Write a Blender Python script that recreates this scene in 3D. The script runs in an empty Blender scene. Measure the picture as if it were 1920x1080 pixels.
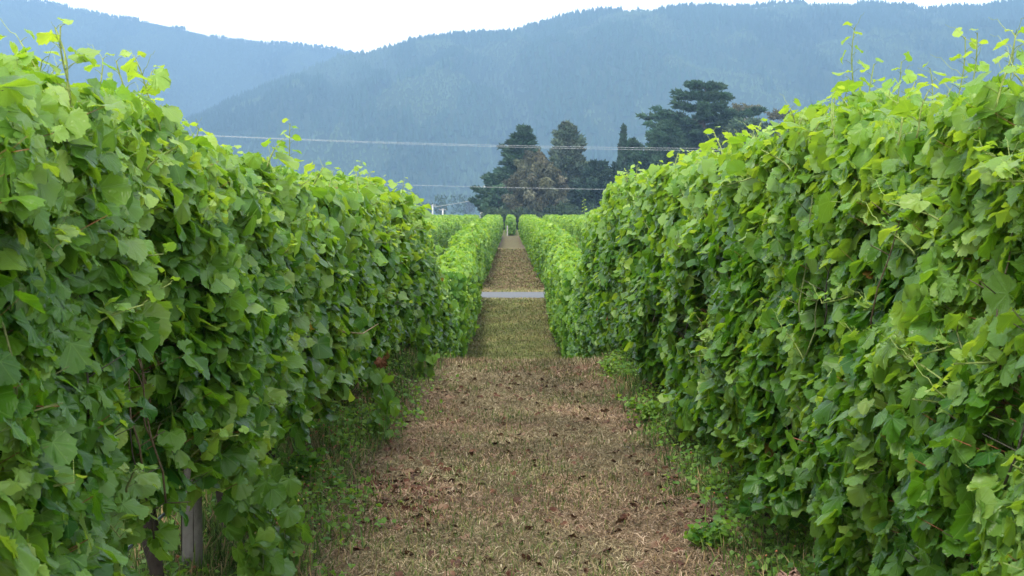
import bpy, math, random
import numpy as np
from mathutils import Vector
rng = np.random.default_rng(11)
random.seed(11)
R = math.radians
scene = bpy.context.scene
COL = scene.collection

# ------------------------------------------------------------------ camera
F = 3000.0            # focal length in pixels of a 1920-wide picture
EYE = 1.6
cam_d = bpy.data.cameras.new('camera')
cam_d.sensor_width = 36.0
cam_d.lens = F / 1920 * 36.0
cam_d.clip_start = 0.05
cam_d.clip_end = 20000
cam = bpy.data.objects.new('camera', cam_d)
COL.objects.link(cam)
cam.location = (0, 0, EYE)
cam.rotation_euler = (R(90 - 2.67), 0, -0.0012)
cam_d.dof.use_dof = True
cam_d.dof.focus_distance = 7.5
cam_d.dof.aperture_fstop = 16.0
scene.camera = cam

# ------------------------------------------------------------------ sky and sun
SUN_EL, SUN_AZ = 56.0, 192.0       # azimuth clockwise from +Y seen from above
w = bpy.data.worlds.new('World'); scene.world = w
w.use_nodes = True
nt = w.node_tree; nt.nodes.clear()
out = nt.nodes.new('ShaderNodeOutputWorld')
bg = nt.nodes.new('ShaderNodeBackground')
sky = nt.nodes.new('ShaderNodeTexSky'); sky.sky_type = 'NISHITA'
sky.sun_disc = False
sky.sun_elevation = R(SUN_EL); sky.sun_rotation = R(SUN_AZ)
sky.dust_density = 3.0
bg.inputs['Strength'].default_value = 0.12
nt.links.new(sky.outputs[0], bg.inputs[0])
# thin bright overcast in front of the blue
cl = nt.nodes.new('ShaderNodeBackground')
tc = nt.nodes.new('ShaderNodeTexCoord')
mp = nt.nodes.new('ShaderNodeMapping'); mp.inputs['Scale'].default_value = (2, 2, 9)
nz = nt.nodes.new('ShaderNodeTexNoise'); nz.inputs['Scale'].default_value = 1.6; nz.inputs['Detail'].default_value = 6
rp = nt.nodes.new('ShaderNodeValToRGB')
rp.color_ramp.elements[0].position = 0.35; rp.color_ramp.elements[0].color = (0.88, 0.91, 0.96, 1)
rp.color_ramp.elements[1].position = 0.62; rp.color_ramp.elements[1].color = (1.0, 0.99, 0.97, 1)
nt.links.new(tc.outputs['Generated'], mp.inputs[0]); nt.links.new(mp.outputs[0], nz.inputs[0])
nt.links.new(nz.outputs[0], rp.inputs[0]); nt.links.new(rp.outputs[0], cl.inputs[0])
# the cloud sheet glows brighter towards the horizon
sz = nt.nodes.new('ShaderNodeSeparateXYZ'); nt.links.new(tc.outputs['Generated'], sz.inputs[0])
mr = nt.nodes.new('ShaderNodeMapRange'); mr.interpolation_type = 'SMOOTHSTEP'
mr.inputs[1].default_value = 0.06; mr.inputs[2].default_value = 0.30; mr.inputs[3].default_value = 3.2; mr.inputs[4].default_value = 1.0
nt.links.new(sz.outputs[2], mr.inputs[0]); nt.links.new(mr.outputs[0], cl.inputs['Strength'])
mx = nt.nodes.new('ShaderNodeMixShader'); mx.inputs[0].default_value = 0.85
nt.links.new(bg.outputs[0], mx.inputs[1]); nt.links.new(cl.outputs[0], mx.inputs[2])
nt.links.new(mx.outputs[0], out.inputs[0])
sd = bpy.data.lights.new('sun', 'SUN'); sd.energy = 1.6; sd.angle = R(14); sd.color = (1.0, 0.96, 0.88)
so = bpy.data.objects.new('sun', sd); COL.objects.link(so)
_d = Vector((math.sin(R(SUN_AZ)) * math.cos(R(SUN_EL)), math.cos(R(SUN_AZ)) * math.cos(R(SUN_EL)), math.sin(R(SUN_EL))))
so.rotation_euler = _d.to_track_quat('Z', 'Y').to_euler()
so.location = (0, -5, 40)

scene.view_settings.view_transform = 'Standard'
scene.view_settings.look = 'None'
scene.view_settings.gamma = 1.0
scene.view_settings.exposure = 1.15
scene.render.engine = 'CYCLES'
scene.cycles.max_bounces = 8
scene.cycles.diffuse_bounces = 3
scene.cycles.transmission_bounces = 5
scene.cycles.volume_bounces = 0

# ------------------------------------------------------------------ helpers
def tag(o, label=None, cat=None, group=None, kind=None):
    if label: o['label'] = label
    if cat: o['category'] = cat
    if group: o['group'] = group
    if kind: o['kind'] = kind
    return o

def empty(name, loc=(0, 0, 0)):
    o = bpy.data.objects.new(name, None); COL.objects.link(o)
    o.location = loc; o.empty_display_size = 0.3
    return o

class Buf:
    """collects triangles with a colour and a vector attribute"""
    def __init__(self): self.v = []; self.f = []; self.c = []; self.u = []; self.n = 0
    def add(self, v, f, c, u=None):
        v = np.asarray(v, np.float32).reshape(-1, 3); f = np.asarray(f, np.int32).reshape(-1, 3)
        c = np.asarray(c, np.float32)
        if c.ndim == 1: c = np.tile(c, (len(v), 1))
        if u is None: u = np.zeros((len(v), 3), np.float32)
        self.v.append(v); self.f.append(f + self.n); self.c.append(c); self.u.append(u); self.n += len(v)
    def build(self, name, mat, parent=None, smooth=True, origin=None):
        v = np.concatenate(self.v); f = np.concatenate(self.f)
        c = np.concatenate(self.c); u = np.concatenate(self.u)
        off = np.zeros(3)
        if origin is not None:
            off = np.array(origin, float)
        v = v - off.astype(np.float32)
        me = bpy.data.meshes.new(name)
        me.vertices.add(len(v)); me.vertices.foreach_set('co', v.ravel())
        me.loops.add(len(f) * 3); me.loops.foreach_set('vertex_index', f.ravel())
        me.polygons.add(len(f))
        me.polygons.foreach_set('loop_start', np.arange(0, len(f) * 3, 3, dtype=np.int32))
        me.polygons.foreach_set('loop_total', np.full(len(f), 3, np.int32))
        me.polygons.foreach_set('use_smooth', np.full(len(f), smooth, bool))
        a = me.attributes.new('tint', 'FLOAT_COLOR', 'POINT')
        a.data.foreach_set('color', np.concatenate([c, np.ones((len(c), 1), np.float32)], 1).ravel())
        b = me.attributes.new('leafco', 'FLOAT_VECTOR', 'POINT')
        b.data.foreach_set('vector', u.astype(np.float32).ravel())
        me.update(calc_edges=True)
        me.materials.append(mat)
        o = bpy.data.objects.new(name, me); COL.objects.link(o)
        if parent is not None:
            o.parent = parent
            if origin is None:
                o.location = -parent.location
        if origin is not None and parent is None: o.location = off
        return o

def norm(a): return a / np.maximum(np.linalg.norm(a, axis=-1, keepdims=True), 1e-9)

def tube(buf, pts, rad, col, sides=6, u=None):
    pts = np.asarray(pts, float); n = len(pts)
    rad = np.broadcast_to(np.asarray(rad, float), (n,))
    t = norm(np.gradient(pts, axis=0))
    up = np.array([0.31, 0.17, 0.93]) if abs(t[0][2]) < 0.9 else np.array([1.0, 0.1, 0])
    a = norm(np.cross(t, up)); b = np.cross(t, a)
    th = np.linspace(0, 2 * np.pi, sides, endpoint=False)
    ring = pts[:, None, :] + rad[:, None, None] * (np.cos(th)[None, :, None] * a[:, None, :] + np.sin(th)[None, :, None] * b[:, None, :])
    v = ring.reshape(-1, 3)
    f = []
    for i in range(n - 1):
        for j in range(sides):
            k = (j + 1) % sides
            f += [(i * sides + j, i * sides + k, (i + 1) * sides + k), (i * sides + j, (i + 1) * sides + k, (i + 1) * sides + j)]
    for i, base in ((0, 0), (1, (n - 1) * sides)):
        for j in range(1, sides - 1):
            f.append((base, base + j, base + j + 1) if i else (base, base + j + 1, base + j))
    uu = np.tile(v[:, :], 1)
    buf.add(v, f, col, uu)

# smooth value noise for numpy
_P = rng.permutation(4096); _G = rng.random(4096)
def vnoise(x, y, seed=0):
    x = np.asarray(x, float); y = np.asarray(y, float)
    xi = np.floor(x).astype(int); yi = np.floor(y).astype(int)
    fx = x - xi; fy = y - yi; fx = fx * fx * (3 - 2 * fx); fy = fy * fy * (3 - 2 * fy)
    def h(a, b): return _G[_P[(a * 57 + b * 131 + seed * 977) % 4096]]
    return (h(xi, yi) * (1 - fx) + h(xi + 1, yi) * fx) * (1 - fy) + (h(xi, yi + 1) * (1 - fx) + h(xi + 1, yi + 1) * fx) * fy
def fbm(x, y, seed=0, o=4):
    s = 0; a = 0.5; t = 0
    for i in range(o):
        s = s + a * vnoise(np.asarray(x) * 2 ** i, np.asarray(y) * 2 ** i, seed + i); t += a; a *= 0.5
    return s / t
def sstep(a, b, x):
    t = np.clip((np.asarray(x, float) - a) / (b - a), 0, 1); return t * t * (3 - 2 * t)

# ------------------------------------------------------------------ materials
def mat_new(name):
    m = bpy.data.materials.new(name); m.use_nodes = True
    return m, m.node_tree, m.node_tree.nodes['Principled BSDF']

def node(nt, t, **kw):
    n = nt.nodes.new(t)
    for k, v in kw.items(): setattr(n, k, v)
    return n
def mth(nt, op, a, b=None, c=None):
    n = nt.nodes.new('ShaderNodeMath'); n.operation = op
    for i, x in enumerate((a, b, c)):
        if x is None: continue
        if isinstance(x, (int, float)): n.inputs[i].default_value = x
        else: nt.links.new(x, n.inputs[i])
    return n.outputs[0]
def mixc(nt, fac, a, b, mode='MIX'):
    n = nt.nodes.new('ShaderNodeMix'); n.data_type = 'RGBA'; n.blend_type = mode
    for i, x in ((0, fac), (6, a), (7, b)):
        if isinstance(x, (int, float)): n.inputs[i].default_value = x
        elif isinstance(x, tuple): n.inputs[i].default_value = (*x, 1)
        else: nt.links.new(x, n.inputs[i])
    return n.outputs[2]

def leaf_material(name, veins=True, gain=1.0, rough=0.33, spec=0.38, trans=0.45):
    """tint.r: random hue, tint.g: youth (pale yellow green), tint.b: age (brown)"""
    m, nt, p = mat_new(name)
    at = node(nt, 'ShaderNodeAttribute', attribute_name='tint')
    sp = node(nt, 'ShaderNodeSeparateColor'); nt.links.new(at.outputs['Color'], sp.inputs[0])
    g = gain
    old = mixc(nt, sp.outputs[0], (0.022 * g, 0.098 * g, 0.012 * g), (0.078 * g, 0.205 * g, 0.009 * g))
    yng = mixc(nt, sp.outputs[0], (0.17 * g, 0.34 * g, 0.055 * g), (0.33 * g, 0.46 * g, 0.12 * g))
    c = mixc(nt, sp.outputs[1], old, yng)
    c = mixc(nt, sp.outputs[2], c, (0.20, 0.075, 0.03))
    # paler matt underside
    ge = node(nt, 'ShaderNodeNewGeometry')
    und = mixc(nt, 0.22, c, (0.13 * g, 0.27 * g, 0.085 * g))
    c = mixc(nt, mth(nt, 'MULTIPLY', ge.outputs['Backfacing'], 0.5), c, und)
    bump_h = None
    if veins:
        lc = node(nt, 'ShaderNodeAttribute', attribute_name='leafco')
        sx = node(nt, 'ShaderNodeSeparateXYZ'); nt.links.new(lc.outputs['Vector'], sx.inputs[0])
        x, y = sx.outputs[0], sx.outputs[1]
        r = mth(nt, 'SQRT', mth(nt, 'ADD', mth(nt, 'MULTIPLY', x, x), mth(nt, 'MULTIPLY', y, y)))
        th = mth(nt, 'ABSOLUTE', mth(nt, 'ARCTAN2', x, y))
        ds = None
        for a0 in (0.0, 0.82, 1.75):
            d = mth(nt, 'MULTIPLY', mth(nt, 'ABSOLUTE', mth(nt, 'SUBTRACT', th, a0)), r)
            ds = d if ds is None else mth(nt, 'MINIMUM', ds, d)
        vein = mth(nt, 'SUBTRACT', 1.0, mth(nt, 'SMOOTH_MIN', mth(nt, 'DIVIDE', ds, 0.022), 1.0, 0.3))
        vein = mth(nt, 'MAXIMUM', vein, 0.0)
        c = mixc(nt, mth(nt, 'MULTIPLY', vein, 0.40), c, (0.20 * g, 0.36 * g, 0.09 * g))
        # side veins: fine ribs that follow the leaf
        rib = mth(nt, 'SINE', mth(nt, 'ADD', mth(nt, 'MULTIPLY', r, 55.0), mth(nt, 'MULTIPLY', ds, 60.0)))
        nzz = node(nt, 'ShaderNodeTexNoise'); nzz.inputs['Scale'].default_value = 9.0
        nt.links.new(lc.outputs['Vector'], nzz.inputs['Vector'])
        bump_h = mth(nt, 'ADD', mth(nt, 'MULTIPLY', rib, 0.07), mth(nt, 'ADD', mth(nt, 'MULTIPLY', vein, 0.7), mth(nt, 'MULTIPLY', nzz.outputs[0], 1.2)))
        bu = node(nt, 'ShaderNodeBump'); bu.inputs['Strength'].default_value = 0.28; bu.inputs['Distance'].default_value = 0.006
        nt.links.new(bump_h, bu.inputs['Height']); nt.links.new(bu.outputs[0], p.inputs['Normal'])
    nt.links.new(c, p.inputs['Base Color'])
    p.inputs['Roughness'].default_value = rough
    p.inputs['Specular IOR Level'].default_value = spec
    tr = node(nt, 'ShaderNodeBsdfTranslucent')
    tcn = mixc(nt, 1.0, c, (2.2, 1.9, 0.40), 'MULTIPLY')
    nt.links.new(tcn, tr.inputs[0])
    ms = node(nt, 'ShaderNodeMixShader'); ms.inputs[0].default_value = trans
    nt.links.new(p.outputs[0], ms.inputs[1]); nt.links.new(tr.outputs[0], ms.inputs[2])
    nt.links.new(ms.outputs[0], nt.nodes['Material Output'].inputs[0])
    return m

def tint_material(name, rough=0.85, trans=0.0, noise=0.0, nscale=3.0, spec=0.2):
    """base colour straight from the tint attribute, broken up by noise"""
    m, nt, p = mat_new(name)
    at = node(nt, 'ShaderNodeAttribute', attribute_name='tint')
    c = at.outputs['Color']
    if noise:
        tcx = node(nt, 'ShaderNodeTexCoord')
        n1 = node(nt, 'ShaderNodeTexNoise'); n1.inputs['Scale'].default_value = nscale; n1.inputs['Detail'].default_value = 5
        nt.links.new(tcx.outputs['Object'], n1.inputs['Vector'])
        v = mth(nt, 'MULTIPLY_ADD', n1.outputs[0], 2 * noise, 1 - noise)
        cc = node(nt, 'ShaderNodeCombineColor')
        for i in range(3): nt.links.new(v, cc.inputs[i])
        c = mixc(nt, 1.0, c, cc.outputs[0], 'MULTIPLY')
        bu = node(nt, 'ShaderNodeBump'); bu.inputs['Strength'].default_value = 0.5; bu.inputs['Distance'].default_value = 0.02
        nt.links.new(n1.outputs[0], bu.inputs['Height']); nt.links.new(bu.outputs[0], p.inputs['Normal'])
    nt.links.new(c, p.inputs['Base Color'])
    p.inputs['Roughness'].default_value = rough
    p.inputs['Specular IOR Level'].default_value = spec
    if trans:
        tr = node(nt, 'ShaderNodeBsdfTranslucent'); nt.links.new(c, tr.inputs[0])
        ms = node(nt, 'ShaderNodeMixShader'); ms.inputs[0].default_value = trans
        nt.links.new(p.outputs[0], ms.inputs[1]); nt.links.new(tr.outputs[0], ms.inputs[2])
        nt.links.new(ms.outputs[0], nt.nodes['Material Output'].inputs[0])
    return m

M_LEAF = leaf_material('vine leaf')
M_LEAF_FAR = leaf_material('vine leaf distant', veins=False, rough=0.5)
M_STEM = tint_material('vine stem', 0.6, noise=0.2, nscale=60, spec=0.35)
M_BARK = tint_material('bark', 0.9, noise=0.45, nscale=25)
M_WOOD = tint_material('weathered wood', 0.85, noise=0.3, nscale=30)
M_GRASS = tint_material('grass blades', 0.75, trans=0.25)
M_LITTER = tint_material('fallen leaves', 0.8, noise=0.25, nscale=40)
M_STONE = tint_material('stone', 0.85, noise=0.3, nscale=50)
M_PIPE = tint_material('polythene pipe', 0.4, spec=0.5)
M_WIRE = tint_material('aluminium wire', 0.5, spec=0.5)
M_NEEDLE = tint_material('conifer foliage', 0.7, trans=0.15, spec=0.25)
M_FOREST = tint_material('plantation forest', 0.9, spec=0.1)

# ------------------------------------------------------------------ ground
def gz_base(y):
    y = np.asarray(y, float)
    z = -1.62 * sstep(15.6, 32.5, y) + 0.0
    z = z + 0.55 * sstep(37, 49.5, y)
    return z
ROWC = [(-1.32), (1.48)]
def gz(x, y):
    x = np.asarray(x, float); y = np.asarray(y, float)
    z = gz_base(y)
    # low bank of earth under every vine row
    k = (x - 0.08 + 1.4) / 2.8
    d = np.abs(k - np.round(k)) * 2.8
    blk = ((y < 49.6) | (y > 55.5)) & (np.abs(x) < 22) & (y < 190)
    z = z + np.where(blk, 0.10 * np.exp(-(d / 0.33) ** 2), 0)
    near = np.exp(-np.clip(y - 30, 0, None) / 30)
    z = z + near * (0.035 * (fbm(x * 1.3, y * 1.3, 3) - 0.5) + 0.018 * (vnoise(x * 7, y * 7, 9) - 0.5))
    z = z + 0.10 * (fbm(x * 1.9, y * .7, 61) - .5) * np.exp(-((y - 17.3) / 1.1) ** 2)
    return z

def ground_sheet():
    xs = np.concatenate([-np.geomspace(3300, 4, 40), np.arange(-3.9, 3.95, 0.08), np.geomspace(4, 3300, 40)])
    ys = np.concatenate([np.arange(-40, 2, 4.0), np.arange(2, 19, 0.08), np.arange(19, 60, 0.3), np.arange(60, 200, 3.0), np.geomspace(200, 4950, 40)])
    X, Y = np.meshgrid(xs, ys)
    Z = gz(X, Y)
    Z = np.where((Y > 49.9) & (Y < 53.9), gz_base(Y) - 0.03, Z)
    v = np.stack([X, Y, Z], -1).reshape(-1, 3)
    ny, nx = X.shape
    i = np.arange(ny - 1)[:, None] * nx + np.arange(nx - 1)[None, :]
    i = i.ravel()
    f = np.concatenate([np.stack([i, i + 1, i + nx + 1], 1), np.stack([i, i + nx + 1, i + nx], 1)])
    # zones: r = green cover, g = pale dry grass, b = bare soil
    k = (X - 0.08 + 1.4) / 2.8
    d = np.abs(k - np.round(k)) * 2.8
    g = 0.04 + 0.30 * sstep(0.75, 0.35, d)
    g = np.where((Y > 18.5) & (Y < 49), 0.62 - 0.3 * sstep(0.8, 0.4, d), g)
    g = np.where((Y > 47) & (Y < 55.3), 0.35, g)
    g = np.where((Y > 55.3) & (Y < 118), 0.30 + 0.14 * (Y > 75), g)
    g = np.where((Y > 122) & (Y < 190), 0.42 * (d > 0.6), g)
    g = np.where(Y > 190, 0.7, g)
    pale = np.where((Y > 45.5) & (Y < 49.9), sstep(45, 49, Y) * 0.45, 0) + np.where((Y > 53.9) & (Y < 56.5), 0.4, 0) + np.where((Y > 117) & (Y < 123), 0.6, 0) + 0.25 * sstep(12, 18, Y) * (Y < 19)
    soil = 0.5 * sstep(0.3, 0.12, np.abs(X - 1.12)) * (Y < 16)
    c = np.stack([g, pale, soil], -1).reshape(-1, 3)
    m, nt, p = mat_new('dry mown grass and soil')
    at = node(nt, 'ShaderNodeAttribute', attribute_name='tint')
    sp = node(nt, 'ShaderNodeSeparateColor'); nt.links.new(at.outputs['Color'], sp.inputs[0])
    tcx = node(nt, 'ShaderNodeTexCoord')
    def nz(s, det=6, rough=0.6):
        n = node(nt, 'ShaderNodeTexNoise'); n.inputs['Scale'].default_value = s; n.inputs['Detail'].default_value = det
        n.inputs['Roughness'].default_value = rough
        nt.links.new(tcx.outputs['Object'], n.inputs['Vector']); return n.outputs[0]
    def ramp(x, lo, hi):
        n = node(nt, 'ShaderNodeMapRange'); n.inputs[1].default_value = lo; n.inputs[2].default_value = hi
        n.interpolation_type = 'SMOOTHSTEP'; nt.links.new(x, n.inputs[0]); return n.outputs[0]
    n_big, n_mid, n_fine, n_vf = nz(0.7), nz(3.2), nz(24), nz(110, 3)
    dry = mixc(nt, ramp(n_mid, 0.35, 0.65), (0.170, 0.136, 0.084), (0.250, 0.205, 0.135))
    dry = mixc(nt, ramp(n_fine, 0.35, 0.7), dry, (0.085, 0.056, 0.035))
    dry = mixc(nt, ramp(n_vf, 0.5, 0.72), dry, (0.30, 0.24, 0.16))
    grn = mixc(nt, ramp(n_fine, 0.3, 0.7), (0.115, 0.130, 0.048), (0.195, 0.190, 0.085))
    gf = ramp(mth(nt, 'ADD', mth(nt, 'MULTIPLY', mth(nt, 'ADD', n_mid, n_big), 0.5), mth(nt, 'SUBTRACT', sp.outputs[0], 0.5)), 0.3, 0.62)
    c1 = mixc(nt, gf, dry, grn)
    c1 = mixc(nt, sp.outputs[1], c1, mixc(nt, ramp(n_fine, 0.3, 0.7), (0.24, 0.21, 0.115), (0.18, 0.19, 0.08)))
    c1 = mixc(nt, mth(nt, 'MULTIPLY', sp.outputs[2], ramp(n_mid, 0.4, 0.6)), c1, (0.13, 0.105, 0.085))
    nt.links.new(c1, p.inputs['Base Color']); p.inputs['Roughness'].default_value = 0.95
    p.inputs['Specular IOR Level'].default_value = 0.1
    bu = node(nt, 'ShaderNodeBump'); bu.inputs['Strength'].default_value = 0.8; bu.inputs['Distance'].default_value = 0.02
    nt.links.new(mth(nt, 'ADD', n_fine, mth(nt, 'MULTIPLY', n_vf, 0.5)), bu.inputs['Height']); nt.links.new(bu.outputs[0], p.inputs['Normal'])
    b = Buf(); b.add(v, f, c)
    o = b.build('ground', m); tag(o, kind='structure')
ground_sheet()

# the lane that crosses between the two blocks
def road():
    xs = np.linspace(-60, 60, 121); ys = np.array([49.95, 50.3, 51, 51.9, 52.8, 53.5, 53.85])
    X, Y = np.meshgrid(xs, ys)
    edge = (np.abs(Y - 51.9) > 1.8)
    Yj = Y + np.where(edge, 0.10 * (fbm(X * 1.1, Y, 5) - 0.5) * 2, 0)
    Z = gz_base(Yj) + 0.035 + 0.03 * (1 - ((Y - 51.9) / 1.95) ** 2) - np.where(edge, 0.02, 0)
    v = np.stack([X, Yj, Z], -1).reshape(-1, 3)
    ny, nx = X.shape
    i = (np.arange(ny - 1)[:, None] * nx + np.arange(nx - 1)[None, :]).ravel()
    f = np.concatenate([np.stack([i, i + 1, i + nx + 1], 1), np.stack([i, i + nx + 1, i + nx], 1)])
    b = Buf(); b.add(v, f, (0.135, 0.142, 0.150))
    o = b.build('road', tint_material('worn pale asphalt', 0.9, noise=0.18, nscale=6), smooth=True)
    tag(o, kind='structure')
road()

# ------------------------------------------------------------------ mountains with plantation forest
def interp(tab, x):
    t = np.array(tab, float); return np.interp(x, t[:, 0], t[:, 1])
def mountain(name, tab, D1, D0, seed, col, spacing, th, gully=0.34, back=500):
    """tab: crest line as (bearing, elevation) both in 1/3000 rad, crest at distance D1, foot at D0"""
    px = np.arange(tab[0][0], tab[-1][0] + 1, 8.0)
    xs = (px - 960) / F * D1
    H = (400 - interp(tab, px)) / F * D1 + EYE - th * 0.75
    H = H + 6 * (fbm(xs / 45, xs * 0, seed) - 0.5)
    t = np.concatenate([np.linspace(0, 1, 60), 1 + np.linspace(0.03, 1, 8) * back / (D1 - D0)])
    X, T = np.meshgrid(xs, t)
    def hf(x, t):
        Hx = np.interp(x, xs, H)
        prof = np.where(t <= 1, np.clip(t, 0, 1) ** 1.15, 1 - 0.9 * (t - 1))
        warp = x / 210 + 0.9 * (fbm(x / 400, t * 1.7, seed + 3) - 0.5) * 3 + 0.5 * t
        rid = np.abs(2 * (fbm(warp, t * 0.9 + 3, seed + 7, 4)) - 1)
        rid2 = np.abs(2 * (fbm(warp * 3.1, t * 2.5 + 9, seed + 17, 3)) - 1)
        env = np.sin(np.pi * np.clip(t, 0, 1)) ** 0.8
        return Hx * (prof + env * (gully * (0.55 - 2.2 * rid * 0.6) - 0.05 * rid2)) - 8
    Z = hf(X, T)
    Y = D0 + (D1 - D0) * T
    v = np.stack([X, Y, Z], -1).reshape(-1, 3)
    ny, nx = X.shape
    i = (np.arange(ny - 1)[:, None] * nx + np.arange(nx - 1)[None, :]).ravel()
    f = np.concatenate([np.stack([i, i + 1, i + nx + 1], 1), np.stack([i, i + nx + 1, i + nx], 1)])
    b = Buf(); b.add(v, f, (0.03, 0.05, 0.02))
    o = b.build(name, M_FOREST); tag(o, kind='structure')
    # forest
    n = int((xs[-1] - xs[0]) * (D1 - D0) * 1.1 / spacing ** 2)
    tx = rng.uniform(xs[0], xs[-1], n); tt = rng.uniform(0.0, 1.06, n)
    m = 900; tx = np.concatenate([tx, np.linspace(xs[0], xs[-1], m) + rng.normal(0, 1.5, m)]); tt = np.concatenate([tt, 1 + rng.normal(0, 0.004, m)])
    tz = hf(tx, tt)
    clear = fbm(tx / 130, tt * 5, seed + 31)
    small = clear > 0.60
    hh = th * rng.uniform(0.55, 1.1, len(tx)) * np.where(small, 0.45, 1)
    hh = hh * (0.8 + 0.5 * vnoise(tx / 60, tt * 20, seed + 41))
    ww = hh * rng.uniform(0.15, 0.24, len(tx)) + 0.5
    nn = len(tx); a = rng.uniform(0, 6.28, nn); S = 5
    ang = a[:, None] + np.arange(S)[None, :] * 2 * np.pi / S
    base = np.stack([tx[:, None] + ww[:, None] * np.cos(ang), D0 + (D1 - D0) * tt[:, None] + ww[:, None] * np.sin(ang), np.repeat(tz[:, None] + 0.12 * hh[:, None], S, 1)], -1)
    top = np.stack([tx, D0 + (D1 - D0) * tt, tz + hh], -1)[:, None, :]
    vv = np.concatenate([base, top], 1)
    fi = np.array([[j, (j + 1) % S, S] for j in range(S)])
    ff = fi[None] + (np.arange(nn) * (S + 1))[:, None, None]
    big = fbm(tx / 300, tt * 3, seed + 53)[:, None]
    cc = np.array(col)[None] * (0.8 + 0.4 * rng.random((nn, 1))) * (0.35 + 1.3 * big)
    # relief light painted into the tree colour: paler gullies between dark spurs
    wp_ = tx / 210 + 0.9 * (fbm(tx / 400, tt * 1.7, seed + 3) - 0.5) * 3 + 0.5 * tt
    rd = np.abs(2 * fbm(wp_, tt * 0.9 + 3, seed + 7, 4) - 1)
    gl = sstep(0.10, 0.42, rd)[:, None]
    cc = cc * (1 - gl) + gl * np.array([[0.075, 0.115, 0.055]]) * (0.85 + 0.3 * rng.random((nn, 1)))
    cc = np.where(small[:, None], np.array([[0.085, 0.130, 0.055]]), cc)
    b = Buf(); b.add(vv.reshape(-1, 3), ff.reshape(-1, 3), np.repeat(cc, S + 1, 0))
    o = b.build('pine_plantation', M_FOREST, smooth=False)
    return o

far = [(-700, -60), (-300, -30), (0, -12), (100, -2), (200, 22), (300, 35), (400, 58), (480, 72), (600, 78), (665, 90), (760, 110), (900, 150), (1100, 230)]
main = [(-100, 398), (100, 340), (300, 262), (420, 192), (520, 140), (600, 108), (665, 90), (740, 73), (840, 57), (960, 46), (1040, 26), (1130, 8), (1250, 6), (1400, 3), (1500, -6), (1620, -4), (1700, 4), (1750, 10), (1800, 4), (1920, -6), (2200, -30), (2600, 10)]
spur = [(1010, 396), (1080, 345), (1160, 300), (1230, 240), (1290, 190), (1370, 130), (1450, 92), (1540, 66), (1640, 45), (1750, 48), (1850, 30), (1960, 40), (2200, 60), (2600, 90)]
spur2 = [(-700, 90), (-300, 120), (0, 165), (120, 190), (240, 240), (330, 300), (420, 360), (480, 397)]
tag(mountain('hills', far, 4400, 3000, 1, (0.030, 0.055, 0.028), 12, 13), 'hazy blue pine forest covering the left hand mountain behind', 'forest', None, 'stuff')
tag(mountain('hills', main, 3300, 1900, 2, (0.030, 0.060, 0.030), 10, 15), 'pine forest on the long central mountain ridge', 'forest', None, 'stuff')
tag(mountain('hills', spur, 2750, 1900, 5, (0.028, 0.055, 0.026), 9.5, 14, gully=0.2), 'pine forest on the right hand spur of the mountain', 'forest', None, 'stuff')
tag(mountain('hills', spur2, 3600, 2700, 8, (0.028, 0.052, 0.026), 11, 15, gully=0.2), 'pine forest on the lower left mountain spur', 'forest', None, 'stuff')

# ------------------------------------------------------------------ trees of the shelter belt
def foliage_tris(b, pos, up, size, cols, flat=0.6):
    """one bent sliver of foliage per position"""
    n = len(pos)
    d = norm(up + rng.normal(0, 0.45, (n, 3)))
    s = norm(np.cross(d, rng.normal(0, 1, (n, 3))))
    L = size[:, None]
    p0 = pos - s * L * 0.32; p1 = pos + s * L * 0.32; p2 = pos + d * L; p3 = pos + d * L * 0.45 + np.cross(d, s) * L * 0.2
    v = np.stack([p0, p1, p2, p3], 1)
    f = np.array([[0, 1, 3], [1, 2, 3], [0, 3, 2]])[None] + (np.arange(n) * 4)[:, None, None]
    b.add(v.reshape(-1, 3), f.reshape(-1, 3), np.repeat(cols, 4, 0))

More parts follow.
